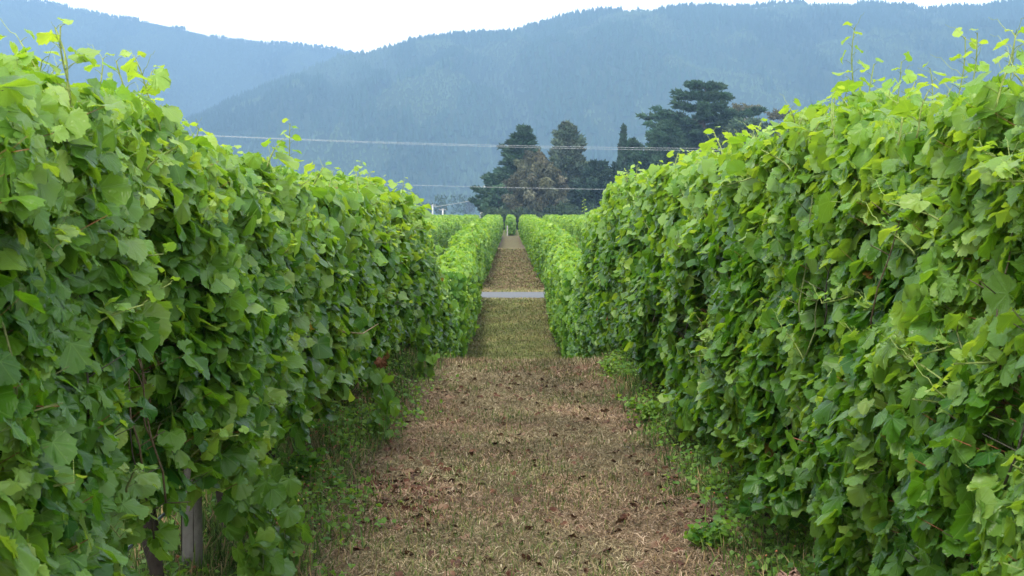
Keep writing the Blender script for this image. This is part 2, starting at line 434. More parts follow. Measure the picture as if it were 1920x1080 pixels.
def tree(name, label, cat, x, y, top_z, prof, nb, col, seed, trunk_r=0.5, rise=0.25, clump=(1.3, 0.45), per=60, ssize=0.8, upw=0.6, base_z=-1.0,
         outw=0.5, bark=(0.10, 0.08, 0.065), inner=0.35, group='trees of the dark shelter belt', lean=0.0, limbs=True, split_trunk=None, asym=None, tiers=0):
    """prof: (height fraction, radius in m) table; branches leave the trunk and carry flattened sprays"""
    r_ = np.random.default_rng(seed)
    root = empty(name, (x, y, base_z)); tag(root, label, cat, group)
    H = top_z - base_z
    tb = Buf(); fb = Buf()
    k = np.linspace(0, 1, 12)
    cx = x + lean * H * k ** 2 + 0.25 * np.sin(k * 5 + seed); cy = y + 0.2 * np.cos(k * 4 + seed)
    tube(tb, np.stack([cx, cy, base_z + H * 0.97 * k], 1), trunk_r * (1 - 0.93 * k) + 0.03, bark, 8)
    lb = Buf()
    pr = np.array(prof, float)
    for i in range(nb):
        h = pr[0, 0] + (1 - pr[0, 0]) * ((i + r_.random()) / nb)
        if tiers:
            hq = (np.floor(h * tiers) + .5) / tiers; h = hq + (h - hq) * 0.35
        Rm = np.interp(h, pr[:, 0], pr[:, 1]) * r_.uniform(0.62, 1.12)
        a = i * 2.39996 + r_.uniform(-0.5, 0.5)
        dx, dy = math.cos(a), math.sin(a)
        if asym is not None and dx > 0: Rm *= asym
        z0 = base_z + H * h - Rm * rise * 0.5
        t = np.linspace(0, 1, 5)
        bx = np.interp(h, k, cx) + dx * Rm * t; by = np.interp(h, k, cy) + dy * Rm * t
        bz = z0 + Rm * rise * (t ** 1.4) + 0.1 * np.sin(t * 6 + i)
        br = trunk_r * 0.3 * (1 - h * 0.7)
        if limbs: tube(lb, np.stack([bx, by, bz], 1), br * (1 - 0.85 * t) + 0.015, bark, 4)
        nc = max(2, int(Rm * 1.3 / clump[0] + 1))
        for j in range(nc):
            u = inner + (1 - inner) * (j + 0.5 + r_.uniform(-.3, .3)) / nc
            c = np.array([np.interp(u, t, bx), np.interp(u, t, by), np.interp(u, t, bz)]) + r_.normal(0, 0.12, 3) * clump[0]
            sc = clump[0] * r_.uniform(0.65, 1.2) * (1.05 - 0.35 * u) * (0.55 + 0.45 * min(1, Rm / 2.5))
            q = r_.normal(0, 1, (per, 3)); q = q / np.linalg.norm(q, axis=1, keepdims=True) * (r_.random((per, 1)) ** 0.4)
            off = q * np.array([sc, sc, sc * clump[1] / clump[0] * 1.0])
            pos = c + off
            upv = np.array([dx * outw, dy * outw, upw]) + q * 0.5
            shade = r_.uniform(0.55, 1.55)
            cc = np.array(col)[None] * 1.45 * shade * r_.uniform(0.65, 1.4, (per, 1)) * np.array([[1 + r_.uniform(-.12, .15), 1, 1 + r_.uniform(-.1, .1)]])
            foliage_tris(fb, pos, upv, ssize * r_.uniform(0.6, 1.3, per), cc)
    tb.build('trunk', M_BARK, root)
    if limbs: lb.build('limb', M_BARK, root)
    fb.build('crown', M_NEEDLE, root, smooth=False)
    return root

DT = 290.0
def tx(p, d=DT): return (p - 960) / F * d
def tz(p, d=DT): return (400 - p) / F * d + EYE
DK = (0.022, 0.048, 0.024); DK2 = (0.030, 0.056, 0.026); GR = (0.060, 0.085, 0.052); BR = (0.064, 0.068, 0.040)
tree('cypress_tree', 'great dark cypress with flat tiered crown, tallest of the trees', 'tree', tx(1322), DT, tz(153),
     [(0.10, 8.5), (0.35, 11.5), (0.56, 9.5), (0.66, 9.5), (0.70, 12.5), (0.77, 12.0), (0.80, 6.5), (0.88, 5.0), (0.96, 3.6), (1, 1.6)], 170, DK, 3, 0.9, 0.16, (1.5, 0.34), 50, 0.7, 0.30, outw=0.9, asym=0.85, tiers=14)
tree('cypress_tree', 'broad dark cypress filling in beneath the right side of the tallest tree', 'tree', tx(1385), DT - 14, tz(238),
     [(0.05, 7.5), (0.4, 8.0), (0.7, 6.8), (0.9, 4.2), (1, 1.6)], 80, (0.034, 0.058, 0.034), 4, 0.6, 0.35, (1.7, 0.8), 60, 0.7, 0.5)
tree('cypress_tree', 'dark bushy cypress at the left foot of the tallest tree', 'tree', tx(1246), DT - 8, tz(236),
     [(0.05, 7.5), (0.4, 7.4), (0.65, 5.6), (0.85, 3.2), (1, 0.8)], 84, DK, 5, 0.5, 0.4, (1.6, 0.8), 60, 0.7, 0.5)
tree('cypress_tree', 'low dark cypress just right of the slender pencil cypress', 'tree', tx(1193), DT - 2, tz(268),
     [(0.05, 5.0), (0.5, 4.4), (0.8, 2.8), (1, 0.5)], 52, DK, 6, 0.4, 0.6, (1.3, 0.9), 60, 0.7, 0.8)
tree('cypress_tree', 'dense green cypress in front of the tallest tree just above the right vines', 'tree', tx(1290), DT - 18, tz(300),
     [(0.05, 6), (0.5, 6.0), (0.8, 4.8), (1, 1.6)], 44, DK2, 7, 0.5, 0.35, (1.6, 0.8), 60, 0.7, 0.6)
tree('pencil_cypress', 'slender upright dark pencil cypress standing like a spire', 'tree', tx(1157), DT - 20, tz(252),
     [(0.03, 1.0), (0.3, 1.05), (0.7, 0.7), (1, 0.12)], 60, (0.018, 0.036, 0.022), 8, 0.2, 1.2, (0.5, 0.9), 50, 0.6, 1.6, outw=0.1, inner=0.2, limbs=False)
tree('cedar_tree', 'pointed dark conifer with ragged drooping left side, leftmost of the shelter belt', 'tree', tx(985), DT, tz(238),
     [(0.05, 9.0), (0.25, 8.6), (0.45, 6.3), (0.6, 4.6), (0.8, 3.3), (0.9, 1.8), (1, 0.2)], 150, (0.024, 0.052, 0.026), 9, 0.5, 0.36, (1.1, 0.30), 42, 0.8, 0.5, outw=1.1, asym=0.62, tiers=14)
tree('grey_conifer', 'tall grey green conifer with loose crown between the pointed conifer and the pencil cypress', 'tree', tx(1062), DT - 4, tz(236),
     [(0.05, 7.0), (0.35, 7.2), (0.55, 5.4), (0.65, 3.0), (0.85, 2.6), (1, 0.5)], 110, (0.050, 0.072, 0.046), 10, 0.5, 0.45, (1.2, 0.55), 38, 0.7, 0.7, bark=(0.25, 0.22, 0.18))
tree('weeping_tree', 'rounded brownish olive tree with weeping foliage in front of the dark conifers', 'tree', tx(1003), DT - 22, tz(300),
     [(0.10, 4.6), (0.4, 5.4), (0.65, 4.4), (0.85, 2.9), (1, 1.6)], 60, BR, 11, 0.4, 0.35, (1.1, 1.1), 100, 0.65, -0.9, outw=0.2, inner=0.3)
tree('low_tree', 'low dark bush under the left conifer beside the pale dead trunks', 'tree', tx(938), DT - 6, tz(352),
     [(0.05, 3.0), (0.5, 3.0), (1, 0.9)], 22, (0.035, 0.07, 0.035), 12, 0.25, 0.5, (1.1, 0.8), 55, 0.6, 0.5)
tree('low_tree', 'low dark tree between the brownish weeping tree and the pencil cypress', 'tree', tx(1118), DT - 16, tz(312),
     [(0.05, 5.5), (0.5, 4.9), (1, 1.0)], 50, (0.020, 0.042, 0.026), 13, 0.3, 0.5, (1.3, 0.8), 60, 0.65, 0.5)
tree('cypress_tree', 'dark cypress top showing over the right vines, rightmost of the shelter belt', 'tree', tx(1555), DT - 30, tz(214, DT - 30),
     [(0.25, 8.0), (0.5, 8), (0.8, 6.5), (0.95, 4.2), (1, 1.5)], 46, DK, 14, 0.6, 0.25, (1.5, 0.4), 55, 0.8, 0.4, outw=0.8)
tree('cypress_tree', 'small dark tree top peeping over the left vine row', 'tree', tx(322, 200), 200, tz(234, 200),
     [(0.3, 2.2), (0.7, 1.8), (0.9, 0.9), (1, 0.2)], 40, (0.03, 0.055, 0.03), 15, 0.3, 0.5, (0.8, 0.5), 50, 0.5, 0.7, group=None)

def undergrowth():
    b = Buf()
    for i in range(46):
        cx = np.interp(i, [0, 45], [tx(925), tx(1330)]) + rng.normal(0, .8); cy = 264 + rng.normal(0, 3); h = rng.uniform(2.6, 4.6)
        m = 420; q = norm(rng.normal(0, 1, (m, 3))) * rng.random((m, 1)) ** .35
        pos = np.array([cx, cy, -1 + h * .45]) + q * np.array([rng.uniform(1.3, 2.2), 1.5, h * .55])
        base = np.array([(0.035, 0.065, 0.030), (0.06, 0.095, 0.04), (0.03, 0.05, 0.03)][rng.integers(3)])
        foliage_tris(b, pos, np.tile([0, 0, .5], (m, 1)), .6 * rng.uniform(.6, 1.2, m), base[None] * rng.uniform(.6, 1.4, (m, 1)))
    tag(b.build('undergrowth', M_NEEDLE, smooth=False), 'dark scrub filling in beneath the shelter belt trees', 'scrub', None, 'stuff')
undergrowth()
def gum_tree(label, x, y, heads, col, seed):
    """pale forked trunk carrying a few separate domed heads of leaves"""
    r_ = np.random.default_rng(seed)
    root = empty('gum_tree', (x, y, -1)); tag(root, label, 'tree', 'tall gum trees')
    tb = Buf(); fb = Buf()
    fork = np.array([x, y, 6.0])
    tube(tb, [(x, y, -1), (x + .2, y, 3), fork], [0.5, 0.42, 0.36], (0.32, 0.27, 0.21), 8)
    for hx, hz, hr in heads:
        e = np.array([hx, y + r_.uniform(-1.5, 1.5), hz])
        mid = (fork + e) / 2 + np.array([r_.uniform(-.6, .6), 0, 0.8])
        tube(tb, [fork, mid, e], [0.28, 0.16, 0.05], (0.36, 0.30, 0.23), 6)
        for j in range(5):
            e2 = e + np.array([r_.uniform(-1, 1) * hr, r_.uniform(-1, 1) * hr, r_.uniform(-0.4, 0.3)])
            tube(tb, [mid, (mid + e2) / 2 + 0.2, e2], [0.09, 0.06, 0.02], (0.36, 0.30, 0.23), 4)
        n = int(430 * hr)
        q = norm(r_.normal(0, 1, (n, 3))) * r_.random((n, 1)) ** 0.35
        q[:, 2] = np.abs(q[:, 2]) * 1.0 - 0.2
        pos = e + q * hr * np.array([1, 1, 0.7]) * (1 + 0.25 * np.sin(q[:, :1] * 9 + q[:, 2:3] * 7))
        cc = np.array(col)[None] * r_.uniform(0.55, 1.4, (n, 1))
        foliage_tris(fb, pos, np.tile([0, 0, 0.2], (n, 1)), 0.5 * r_.uniform(0.6, 1.2, n), cc)
    tb.build('trunk', M_BARK, root); fb.build('crown', M_NEEDLE, root, smooth=False)
G1 = (0.135, 0.135, 0.075)
gum_tree('tall gum with two brownish domed heads on pale limbs right of the tallest cypress', tx(1425), DT + 14,
         [(tx(1408), tz(199), 2.2), (tx(1440), tz(200), 1.9), (tx(1418), tz(228), 2.2), (tx(1396), tz(225), 1.5)], G1, 21)
gum_tree('shorter gum with one brownish domed head nearest the right vines', tx(1475), DT + 10,
         [(tx(1480), tz(214), 2.3), (tx(1458), tz(240), 2.0), (tx(1440), tz(250), 2.2), (tx(1478), tz(256), 1.7)], (0.12, 0.12, 0.07), 22)

# pale dead trunks and far poles on the left
def pale_snag(x, y, h, label):
    root = empty('dead_tree', (x, y, -1)); tag(root, label, 'dead tree', None)
    b = Buf(); tube(b, [(x, y, -1), (x + .1, y, h * .5), (x - .3, y, h)], [.28, .2, .06], (0.5, 0.48, 0.44), 6); b.build('trunk', M_BARK, root)
    b = Buf(); tube(b, [(x + .1, y, h * .45), (x + .9, y, h * .75), (x + 1.1, y, h * 1.05)], [.15, .1, .04], (0.5, 0.48, 0.44), 5); b.build('limb', M_BARK, root)
pale_snag(tx(905, 330), 330, 3.4, 'pale forked dead trunk standing just left of the shelter belt')
pale_snag(tx(914, 345), 345, 7.6, 'thin tall pale dead trunk nearer the left conifer')
def far_pole(p, y, top, label):
    x = tx(p, y); h = (400 - top) / F * y + EYE
    root = empty('utility_pole', (x, y, -1)); tag(root, label, 'utility pole', 'distant utility poles')
    b = Buf(); tube(b, [(x, y, -1), (x, y, h)], [.24, .19], (0.62, 0.6, 0.56), 8); b.build('pole', M_WOOD, root)
    b = Buf(); tube(b, [(x - 1.1, y - .25, h - .35), (x + 1.1, y - .25, h - .35)], [.07, .07], (0.5, 0.48, 0.44), 4); b.build('crossarm', M_WOOD, root)
    for s in (-.9, 0, .9):
        b = Buf(); tube(b, [(x + s, y - .25, h - .28), (x + s, y - .25, h + .02)], [.06, .04], (0.3, 0.2, 0.15), 6); b.build('insulator', M_WOOD, root)
far_pole(815, 520, 383, 'pale distant pole with crossarm, second from the left behind the far vines')
far_pole(834, 470, 391, 'thicker pale pole right of the tallest distant pole')
far_pole(804, 600, 402, 'shortest pale pole at the left end of the distant poles')

# low far-off wood in the haze on the plain
def wood():
    b = Buf()
    n = 320
    X = rng.uniform(-330, 420, n); Y = rng.uniform(840, 1150, n)
    for i in range(n):
        h = rng.uniform(8, 15); r = h * rng.uniform(0.3, 0.45)
        m = 110
        q = norm(rng.normal(0, 1, (m, 3))) * rng.random((m, 1)) ** 0.3
        pos = np.array([X[i], Y[i], -1 + h * 0.55]) + q * np.array([r, r, h * 0.5]) * rng.uniform(0.8, 1.15)
        base = np.array([(0.05, 0.085, 0.035), (0.10, 0.15, 0.06), (0.06, 0.06, 0.05), (0.035, 0.06, 0.035)][rng.integers(4)])
        foliage_tris(b, pos, np.tile([0, 0, 0.6], (m, 1)), 2.0 * rng.uniform(0.6, 1.2, m), base[None] * rng.uniform(0.6, 1.3, (m, 1)))
    o = b.build('distant_wood', M_NEEDLE, smooth=False)
    tag(o, 'low mixed wood in the haze at the foot of the mountain', 'wood', None, 'stuff')
wood()

# ------------------------------------------------------------------ overhead wires
def span(label, pts3, r, group, x0=-150, x1=150, y=200):
    px = np.array(pts3, float); c = np.polyfit(px[:, 0], px[:, 1], 2)
    xs = np.linspace(x0, x1, 80)
    b = Buf(); tube(b, np.stack([xs, np.full(80, y), np.polyval(c, xs)], 1), r, (0.42, 0.44, 0.45), 5)
    tag(b.build('overhead_wire', M_WIRE), label, 'wire', group)
def wp(p, q, y=200): return (tx(p, y), tz(q, y))
span('upper of the close pair of pale wires crossing the trees', [wp(430, 256), wp(950, 273), wp(1400, 279)], 0.017, 'overhead wires')
span('lower of the close pair of pale wires crossing the trees', [wp(430, 256.5), wp(950, 275.5), wp(1400, 283)], 0.016, 'overhead wires', y=200.6)
span('single low pale wire just above the far vine tops', [wp(740, 346), wp(960, 351.5), wp(1150, 355)], 0.017, 'overhead wires', y=201)
span('faint far wire rising right behind the distant poles', [wp(780, 392, 470), wp(850, 383, 470), wp(920, 369, 470)], 0.055, 'overhead wires', x0=-120, x1=-4, y=470)

# ------------------------------------------------------------------ vine leaves
HALF0 = [(.04, -.08), (.12, -.19), (.20, -.21), (.25, -.28), (.31, -.23), (.40, -.23), (.42, -.15), (.51, -.10), (.50, -.01), (.57, .06), (.53, .13), (.60, .21), (.58, .29), (.65, .37), (.58, .44),
         (.58, .52), (.49, .55), (.46, .60), (.47, .68), (.39, .72), (.36, .81), (.27, .82), (.22, .90), (.12, .89), (0, .99)]
HALF1 = [(.22, -.25), (.46, -.17), (.55, .10), (.63, .37), (.47, .59), (.33, .79), (0, .98)]
HALF2 = [(.30, -.22), (.60, .18), (.42, .68), (0, .96)]
HALF3 = [(.46, .0), (.44, .60), (0, .95)]
def template(half, ring, fold, curl, rip, ph, skew):
    h = np.array(half); mir = h[:-1][::-1] * [-1, 1]
    o = np.concatenate([h, mir]); n = len(o)
    o = o + rip * 0.25 * np.random.default_rng(int(ph * 97)).normal(0, 0.12, o.shape) * (1 if ring else 0.4)
    c = np.array([[0.0, 0.0]])
    if ring:
        inn = o * 0.55 + np.array([0, 0.05]) * 0.45
        P = np.concatenate([c, inn, o])
        f = [(0, 1 + j, 1 + (j + 1) % n) for j in range(n - 1)]
        for j in range(n - 1):
            k = j + 1
            f += [(1 + j, 1 + n + j, 1 + n + k), (1 + j, 1 + n + k, 1 + k)]
    else:
        P = np.concatenate([c, o]); f = [(0, 1 + j, 2 + j) for j in range(n - 1)]
    x, y = P[:, 0], P[:, 1]
    r = np.hypot(x, y)
    z = fold * np.abs(x) ** 1.2 - curl * (y - 0.2) ** 2 + rip * 0.12 * r * np.sin(np.arctan2(x, y) * 4 + ph) + 0.06 * rip * np.sin(9 * x + ph) * np.sin(8 * y + ph) + skew * x * 0.3
    v = np.stack([x, y, z], 1); v[:, 1] -= 0.0
    return v.astype(np.float32), np.array(f, np.int32), np.stack([x, y, 0 * x], 1).astype(np.float32)
def variants(half, ring, n=7):
    r = np.random.default_rng(len(half))
    return [template(half, ring, r.uniform(-0.15, 0.38), r.uniform(-0.15, 0.42), r.uniform(0.5, 1.4), r.uniform(0, 6), r.uniform(-1, 1)) for _ in range(n)]
LOD = [variants(HALF0, True, 10), variants(HALF1, False), variants(HALF2, False), variants(HALF3, False, 4)]

def put_leaves(b, lod, pos, n, t, s, tint):
    if len(pos) == 0: return
    n = norm(n); t = norm(t - n * np.sum(t * n, 1, keepdims=True)); x = np.cross(t, n)
    M = np.stack([x, t, n], 2)      # columns
    pick = rng.integers(0, len(LOD[lod]), len(pos))
    for k, (tv, tf, tu) in enumerate(LOD[lod]):
        m = pick == k
        if not m.any(): continue
        q = np.einsum('kij,vj->kvi', M[m], tv) * s[m][:, None, None] + (pos[m] - t[m] * (s[m] * 0.4)[:, None])[:, None, :]
        nv = len(tv); kk = m.sum()
        f = tf[None] + (np.arange(kk) * nv)[:, None, None]
        b.add(q.reshape(-1, 3), f.reshape(-1, 3), np.repeat(tint[m], nv, 0), np.tile(tu, (kk, 1)))

def hedge(b, xc, y0, y1, Hf, Bf, Wf, dens, lod, size, seed, young, sides=(-1, 1), dtop=1.0, inner=0.4, outdens=None, pet=None, ridge=0.0, gain=0.0):
    """leaves on both faces, on top and inside one length of row.
    Hf/Bf/Wf: height, lower edge, half width above the ground as functions of y"""
    L = y1 - y0
    Hm = float(np.mean(Hf(np.linspace(y0, y1, 9))))
    for part in [('s', -1), ('s', 1), ('t', 0), ('i', 0)]:
        kind, sd_ = part
        if kind == 's':
            dd = dens if sd_ in sides else (outdens if outdens is not None else dens * 0.3)
            n = int(L * (Hm) * dd)
        elif kind == 't': n = int(L * 0.75 * dens * dtop)
        else: n = int(L * Hm * dens * inner)
        if n <= 0: continue
        y = rng.uniform(y0, y1, n); H = Hf(y); Bm = Bf(y); W = Wf(y)
        if kind == 's':
            # ragged lower edge: thin out below it
            u = rng.random(n) ** 0.93
            z = Bm * 0.35 + u * (H - Bm * 0.35)
            keep = rng.random(n) < sstep(0.0, 1.0, (z - Bm * 0.55 - 0.25 * (fbm(y * 1.1, z * 0 + sd_, seed + 5) - 0.5)) / (Bm * 0.5 + 0.02))
            lump = fbm(y * 0.9 + 7 * sd_, z * 1.3, seed, 3); lump2 = vnoise(y * 3.6, z * 3.6, seed + 4)
            bul = 1 + 0.85 * (lump - 0.5) + 0.42 * (lump2 - 0.5)
            # belly of the canopy, narrower at the very top and bottom
            zz = (z - Bm * 0.5) / (H - Bm * 0.5)
            wv = W * (0.62 + 0.50 * np.sin(np.pi * np.clip(0.12 + 0.72 * zz, 0, 1)) ** 0.8) * bul
            dep = rng.exponential(0.065, n) - 0.05 * (rng.random(n) < 0.05)
            x = xc + sd_ * (wv - dep)
            # small holes showing the dark inside
            hole = fbm(y * 2.3 + 3, z * 2.3, seed + 21, 3)
            keep &= (hole > 0.36) | (dep > 0.14)
            o = np.array([sd_, 0, 0.0])
            nn = o[None] * rng.uniform(0.35, 1.1, (n, 1)) + np.array([[0, -0.12, 1]]) * rng.uniform(-0.1, 1.35, (n, 1)) + rng.normal(0, 0.38, (n, 3)) * [0.6, 1.0, 0.5]
            t = np.array([[0, 0, -1.0]]) + o[None] * 0.45 + rng.normal(0, 0.75, (n, 3))
            hrel = z / H
        elif kind == 't':
            u = rng.uniform(-1, 1, n); W2 = W * 0.85
            x = xc + u * W2
            bump_ = 0.24 * (vnoise(y * 2.2, u * 1.5, seed + 9) - 0.5) + 0.14 * (vnoise(y * 6.1, u * 3, seed + 10) - 0.5)
            z = H * (1 - 0.10 * np.abs(u) ** 2.5) + bump_ - rng.exponential(0.05, n)
            keep = np.ones(n, bool)
            nn = np.stack([u * 0.7, np.zeros(n), np.ones(n) * 0.8], 1) + rng.normal(0, 0.5, (n, 3))
            t = np.stack([np.sign(u) * 0.8, np.zeros(n), -0.4 * np.ones(n)], 1) + rng.normal(0, 0.6, (n, 3))
            hrel = np.ones(n)
        else:
            x = xc + rng.uniform(-1, 1, n) * W * 0.75; z = Bm * 0.8 + rng.random(n) * (H - Bm * 0.85)
            keep = np.ones(n, bool)
            nn = rng.normal(0, 1, (n, 3)); t = rng.normal(0, 1, (n, 3)); hrel = z / H * 0.8
        s = size * np.clip(rng.normal(1.0, 0.27, n), 0.4, 1.5) * (0.80 + 0.20 * sstep(3.2, 6.0, y))
        p = np.stack([x, y, z], 1); p[:, 2] += gz_base(y) + 0.0
        # young leaves near the top and at the tips of side shoots that cluster
        clus = fbm(y * 2.6, z * 3.0, seed + 33, 3)
        g_ = young[0] + young[1] * np.clip((hrel - 0.62) / 0.38, 0, 1) ** 1.3 + young[2] * 1.5 * sstep(0.56, 0.68, clus)
        g_ = np.clip(g_ + rng.normal(0, 0.13, n), 0, 1)
        isy = rng.random(n) < 0.09
        g_ = np.where(isy, np.clip(g_ + 0.45, 0, 1), g_)
        s = np.where(g_ > 0.6, s * 0.82, s)
        brn = np.where((rng.random(n) < 0.0022) & (y > 5), rng.uniform(0.5, 1, n), 0) + np.where(rng.random(n) < 0.02, 0.12, 0)
        tint = np.stack([rng.random(n), g_, brn], 1)
        k = keep
        put_leaves(b, lod, p[k], nn[k], t[k], s[k], tint[k])
        if pet is not None and kind != 'i':
            # a thin stalk from each leaf back into the canopy
            q = p[k]; m = len(q)
            tt = norm(t[k] - norm(nn[k]) * np.sum(t[k] * norm(nn[k]), 1, keepdims=True))
            a = q - tt * (s[k] * 0.4)[:, None]
            inn = a + np.stack([(xc - a[:, 0]) * 0.25, rng.normal(0, 0.03, m), -0.05 + rng.normal(0, 0.02, m)], 1)
            wv = np.array([[0.0, 0.0022, 0.0011]])
            v = np.stack([a - wv, a + wv, inn + wv, inn - wv], 1)
            f = np.array([[0, 1, 2], [0, 2, 3]])[None] + (np.arange(m) * 4)[:, None, None]
            pc = np.where(rng.random((m, 1)) < 0.3, np.array([[0.22, 0.08, 0.04]]), np.array([[0.16, 0.22, 0.06]]))
            pet.add(v.reshape(-1, 3), f.reshape(-1, 3), np.repeat(pc, 4, 0))

def shoot(sb, lb, base, h, lean, seed, lod=0, s0=0.09, tend=True, col=(0.14, 0.2, 0.05)):
    """an upright shoot: stem, alternating shrinking leaves, tendrils"""
    r_ = np.random.default_rng(seed)
    if base[1] < 6.5: s0 = s0 * 0.78
    t = np.linspace(0, 1, 9)
    base = np.array(base, float)
    P = base + np.stack([lean[0] * t ** 1.5 + 0.022 * h * np.sin(t * 7 + seed), lean[1] * t ** 1.5 + 0.02 * h * np.cos(t * 6 + seed), h * t], 1)
    tube(sb, P, (0.0028 if base[1] < 6.5 else 0.0042) * (1 - 0.6 * t) + 0.0008, col, 5)
    n = max(5, int(h / 0.040)); pos = []; nn = []; tt = []; ss = []; ti = []
    for i in range(n):
        u = 0.12 + 0.86 * i / (n - 1)
        c = np.array([np.interp(u, t, P[:, j]) for j in range(3)])
        a = (i % 2) * math.pi + r_.uniform(-.6, .6)
        d = np.array([math.cos(a), math.sin(a), 0.35 + 0.5 * u])
        sz = s0 * (1.12 - 0.80 * u) * r_.uniform(0.8, 1.2)
        e = c + d * sz * 0.55
        tube(sb, [c, (c + e) / 2 + [0, 0, .003], e], [.0012, .001, .0008], col, 4)
        pos.append(e + d * sz * 0.35); nn.append(np.array([d[0] * .3, d[1] * .3, 1]) + r_.normal(0, .4, 3)); tt.append(d * [1, 1, -.3]); ss.append(sz)
        ti.append((r_.random(), min(1, 0.55 + 0.5 * u), 0))
        if tend and r_.random() < 0.38:
            k = np.linspace(0, 1, 7); L = r_.uniform(.05, .13); a2 = a + 2.0
            q = c + np.stack([np.cos(a2) * L * k, np.sin(a2) * L * k, L * (0.9 * k - 0.2 * k ** 2) + 0.006 * np.sin(k * 12)], 1)
            tube(sb, q, 0.0011 * (1 - .6 * k), (0.30, 0.38, 0.10), 4)
    put_leaves(lb, lod, np.array(pos), np.array(nn), np.array(tt), np.array(ss), np.array(ti))

VG = 'tall vine rows lining the grass aisle'
def near_row(side, label):
    xc = ROWC[0] if side < 0 else ROWC[1]
    root = empty('vine_row', (xc, 10, 0)); tag(root, label, 'vine row', VG)
    if side < 0:
        Ht = [(1, 1.84), (3, 1.84), (4.0, 1.86), (4.5, 1.90), (5.0, 1.86), (5.6, 1.82), (6.0, 1.74), (6.6, 1.78), (7.4, 1.76), (8.6, 1.70), (11, 1.74), (14, 1.76), (17, 1.74), (19, 1.66), (21, 1.55), (23, 1.42), (27, 1.40), (32, 1.45)]
        Bt = [(1, .4), (4.3, .45), (4.75, .84), (5.3, .94), (5.9, .92), (6.6, .84), (8, .72), (12, .60), (18, .35), (32, .3)]
        Wt = [(1, .26), (4, .28), (8, .30), (14, .30), (18, .30), (32, .28)]
    else:
        Ht = [(1, 1.88), (4.2, 1.88), (4.8, 1.86), (6, 1.92), (8, 1.95), (11, 1.90), (15, 1.90), (18, 1.98), (23, 2.2), (26, 2.1), (28, 1.7), (32, 1.4)]
        Bt = [(1, .3), (5, .34), (8, .32), (12, .42), (18, .35), (32, .3)]
        Wt = [(1, .30), (4, .31), (8, .32), (14, .32), (18, .32), (32, .30)]
    Hf = lambda y: interp(Ht, y) + 0.10 * (fbm(np.asarray(y) * 0.9, np.asarray(y) * 0 + side, 77, 3) - 0.5)
    Bf = lambda y: interp(Bt, y)
    Wf = lambda y: interp(Wt, y)
    ins = (-side,)
    fb = Buf(); pb = Buf()
    yg = (0.10, 0.50, 0.30) if side > 0 else (0.09, 0.42, 0.28)
    hedge(fb, xc, 1.2, 3.0, Hf, Bf, Wf, 400, 1, 0.080, 50 + side, yg, ins, inner=0.5)
    hedge(fb, xc, 3.0, 8.0, Hf, Bf, Wf, 860, 0, 0.075, 60 + side, yg, ins, pet=pb, inner=0.5, dtop=1.3)
    hedge(fb, xc, 8.0, 18, Hf, Bf, Wf, 840, 1, 0.075, 70 + side, yg, ins, pet=pb, inner=0.45, dtop=1.2)
    hedge(fb, xc, 18, 31.5, Hf, Bf, Wf, 640, 2, 0.082, 80 + side, yg, ins, inner=0.4, dtop=1.2)
    # far end cap leaves
    n = 900; ye = 31.5 + rng.uniform(-.1, .2, n); xe = xc + rng.uniform(-.4, .4, n); ze = rng.uniform(.3, 2.0, n) + gz_base(ye)
    put_leaves(fb, 2, np.stack([xe, ye, ze], 1), rng.normal(0, .5, (n, 3)) + [0, 1, .4], rng.normal(0, .5, (n, 3)) + [0, 0, -1], np.full(n, .13), np.stack([rng.random(n), rng.random(n) * .4, np.zeros(n)], 1))
    # canes: lie near the surface, mostly upright
    sb = Buf()
    nc = 130
    for i in range(nc):
        y = 2.6 + 17 * rng.random() ** 1.4
        H = float(Hf(y)); z0 = rng.uniform(0.6, H - 0.7); ln = rng.uniform(0.2, 0.55)
        xs_ = xc - side * (float(Wf(y)) * rng.uniform(0.75, 1.08))
        t = np.linspace(0, 1, 6)
        P = np.stack([xs_ + side * 0.06 * t ** 2 + .012 * np.sin(t * 8 + i), y + rng.normal(0, .12) * t + 0.01 * np.cos(t * 9), gz_base(y) + z0 + ln * t], 1)
        c = [(0.09, 0.065, 0.035), (0.13, 0.16, 0.05), (0.05, 0.045, 0.03)][rng.integers(3)]
        tube(sb, P, 0.0036 * (1 - .5 * t), c, 5)
        for j in range(3):
            u = rng.random(); q = P[int(u * 5)]
            e = q + np.array([-side * rng.uniform(.02, .09), rng.normal(0, .07), rng.uniform(.0, .07)])
            tube(sb, [q, e], [.002, .0012], c, 4)
    # tall shoots above the top and bits of side shoots
    if side > 0:
        tall = [(1605, 52, .30, .01), (1640, 120, .2, .02), (1690, 115, .18, .0), (1745, 128, .17, -.03), (1812, 70, .26, .03), (1838, 62, .28, .05), (1912, 62, .26, .06), (1205, 318, .26, .0), (1290, 290, .15, .02), (1180, 322, .3, .0), (1095, 372, .35, -.25), (1415, 245, .08, .02), (1490, 230, .08, .02), (1330, 290, .08, 0)]
    else:
        tall = [(552, 232, .28, .06), (85, 112, .10, .02), (225, 182, .14, .02), (375, 240, .08, .01), (680, 305, .14, .02), (330, 240, .10, -.02), (160, 175, .08, 0)]
    for i, (p, q, hh, ln) in enumerate(tall):
        y = abs(xc) * F / abs(p - 960) if p not in (85, 225) else (abs(xc) - .12) * F / abs(p - 960)
        x = (p - 960) / F * y; z = (400 - q) / F * y + EYE
        h2 = max(hh * 1.25, z - (float(Hf(y)) + float(gz_base(y))) + 0.12)
        shoot(sb, fb, (x - ln, y, z - h2), h2, (ln, 0.03), 300 + i * 7 + side, 0, 0.105 if hh < .2 else 0.095)
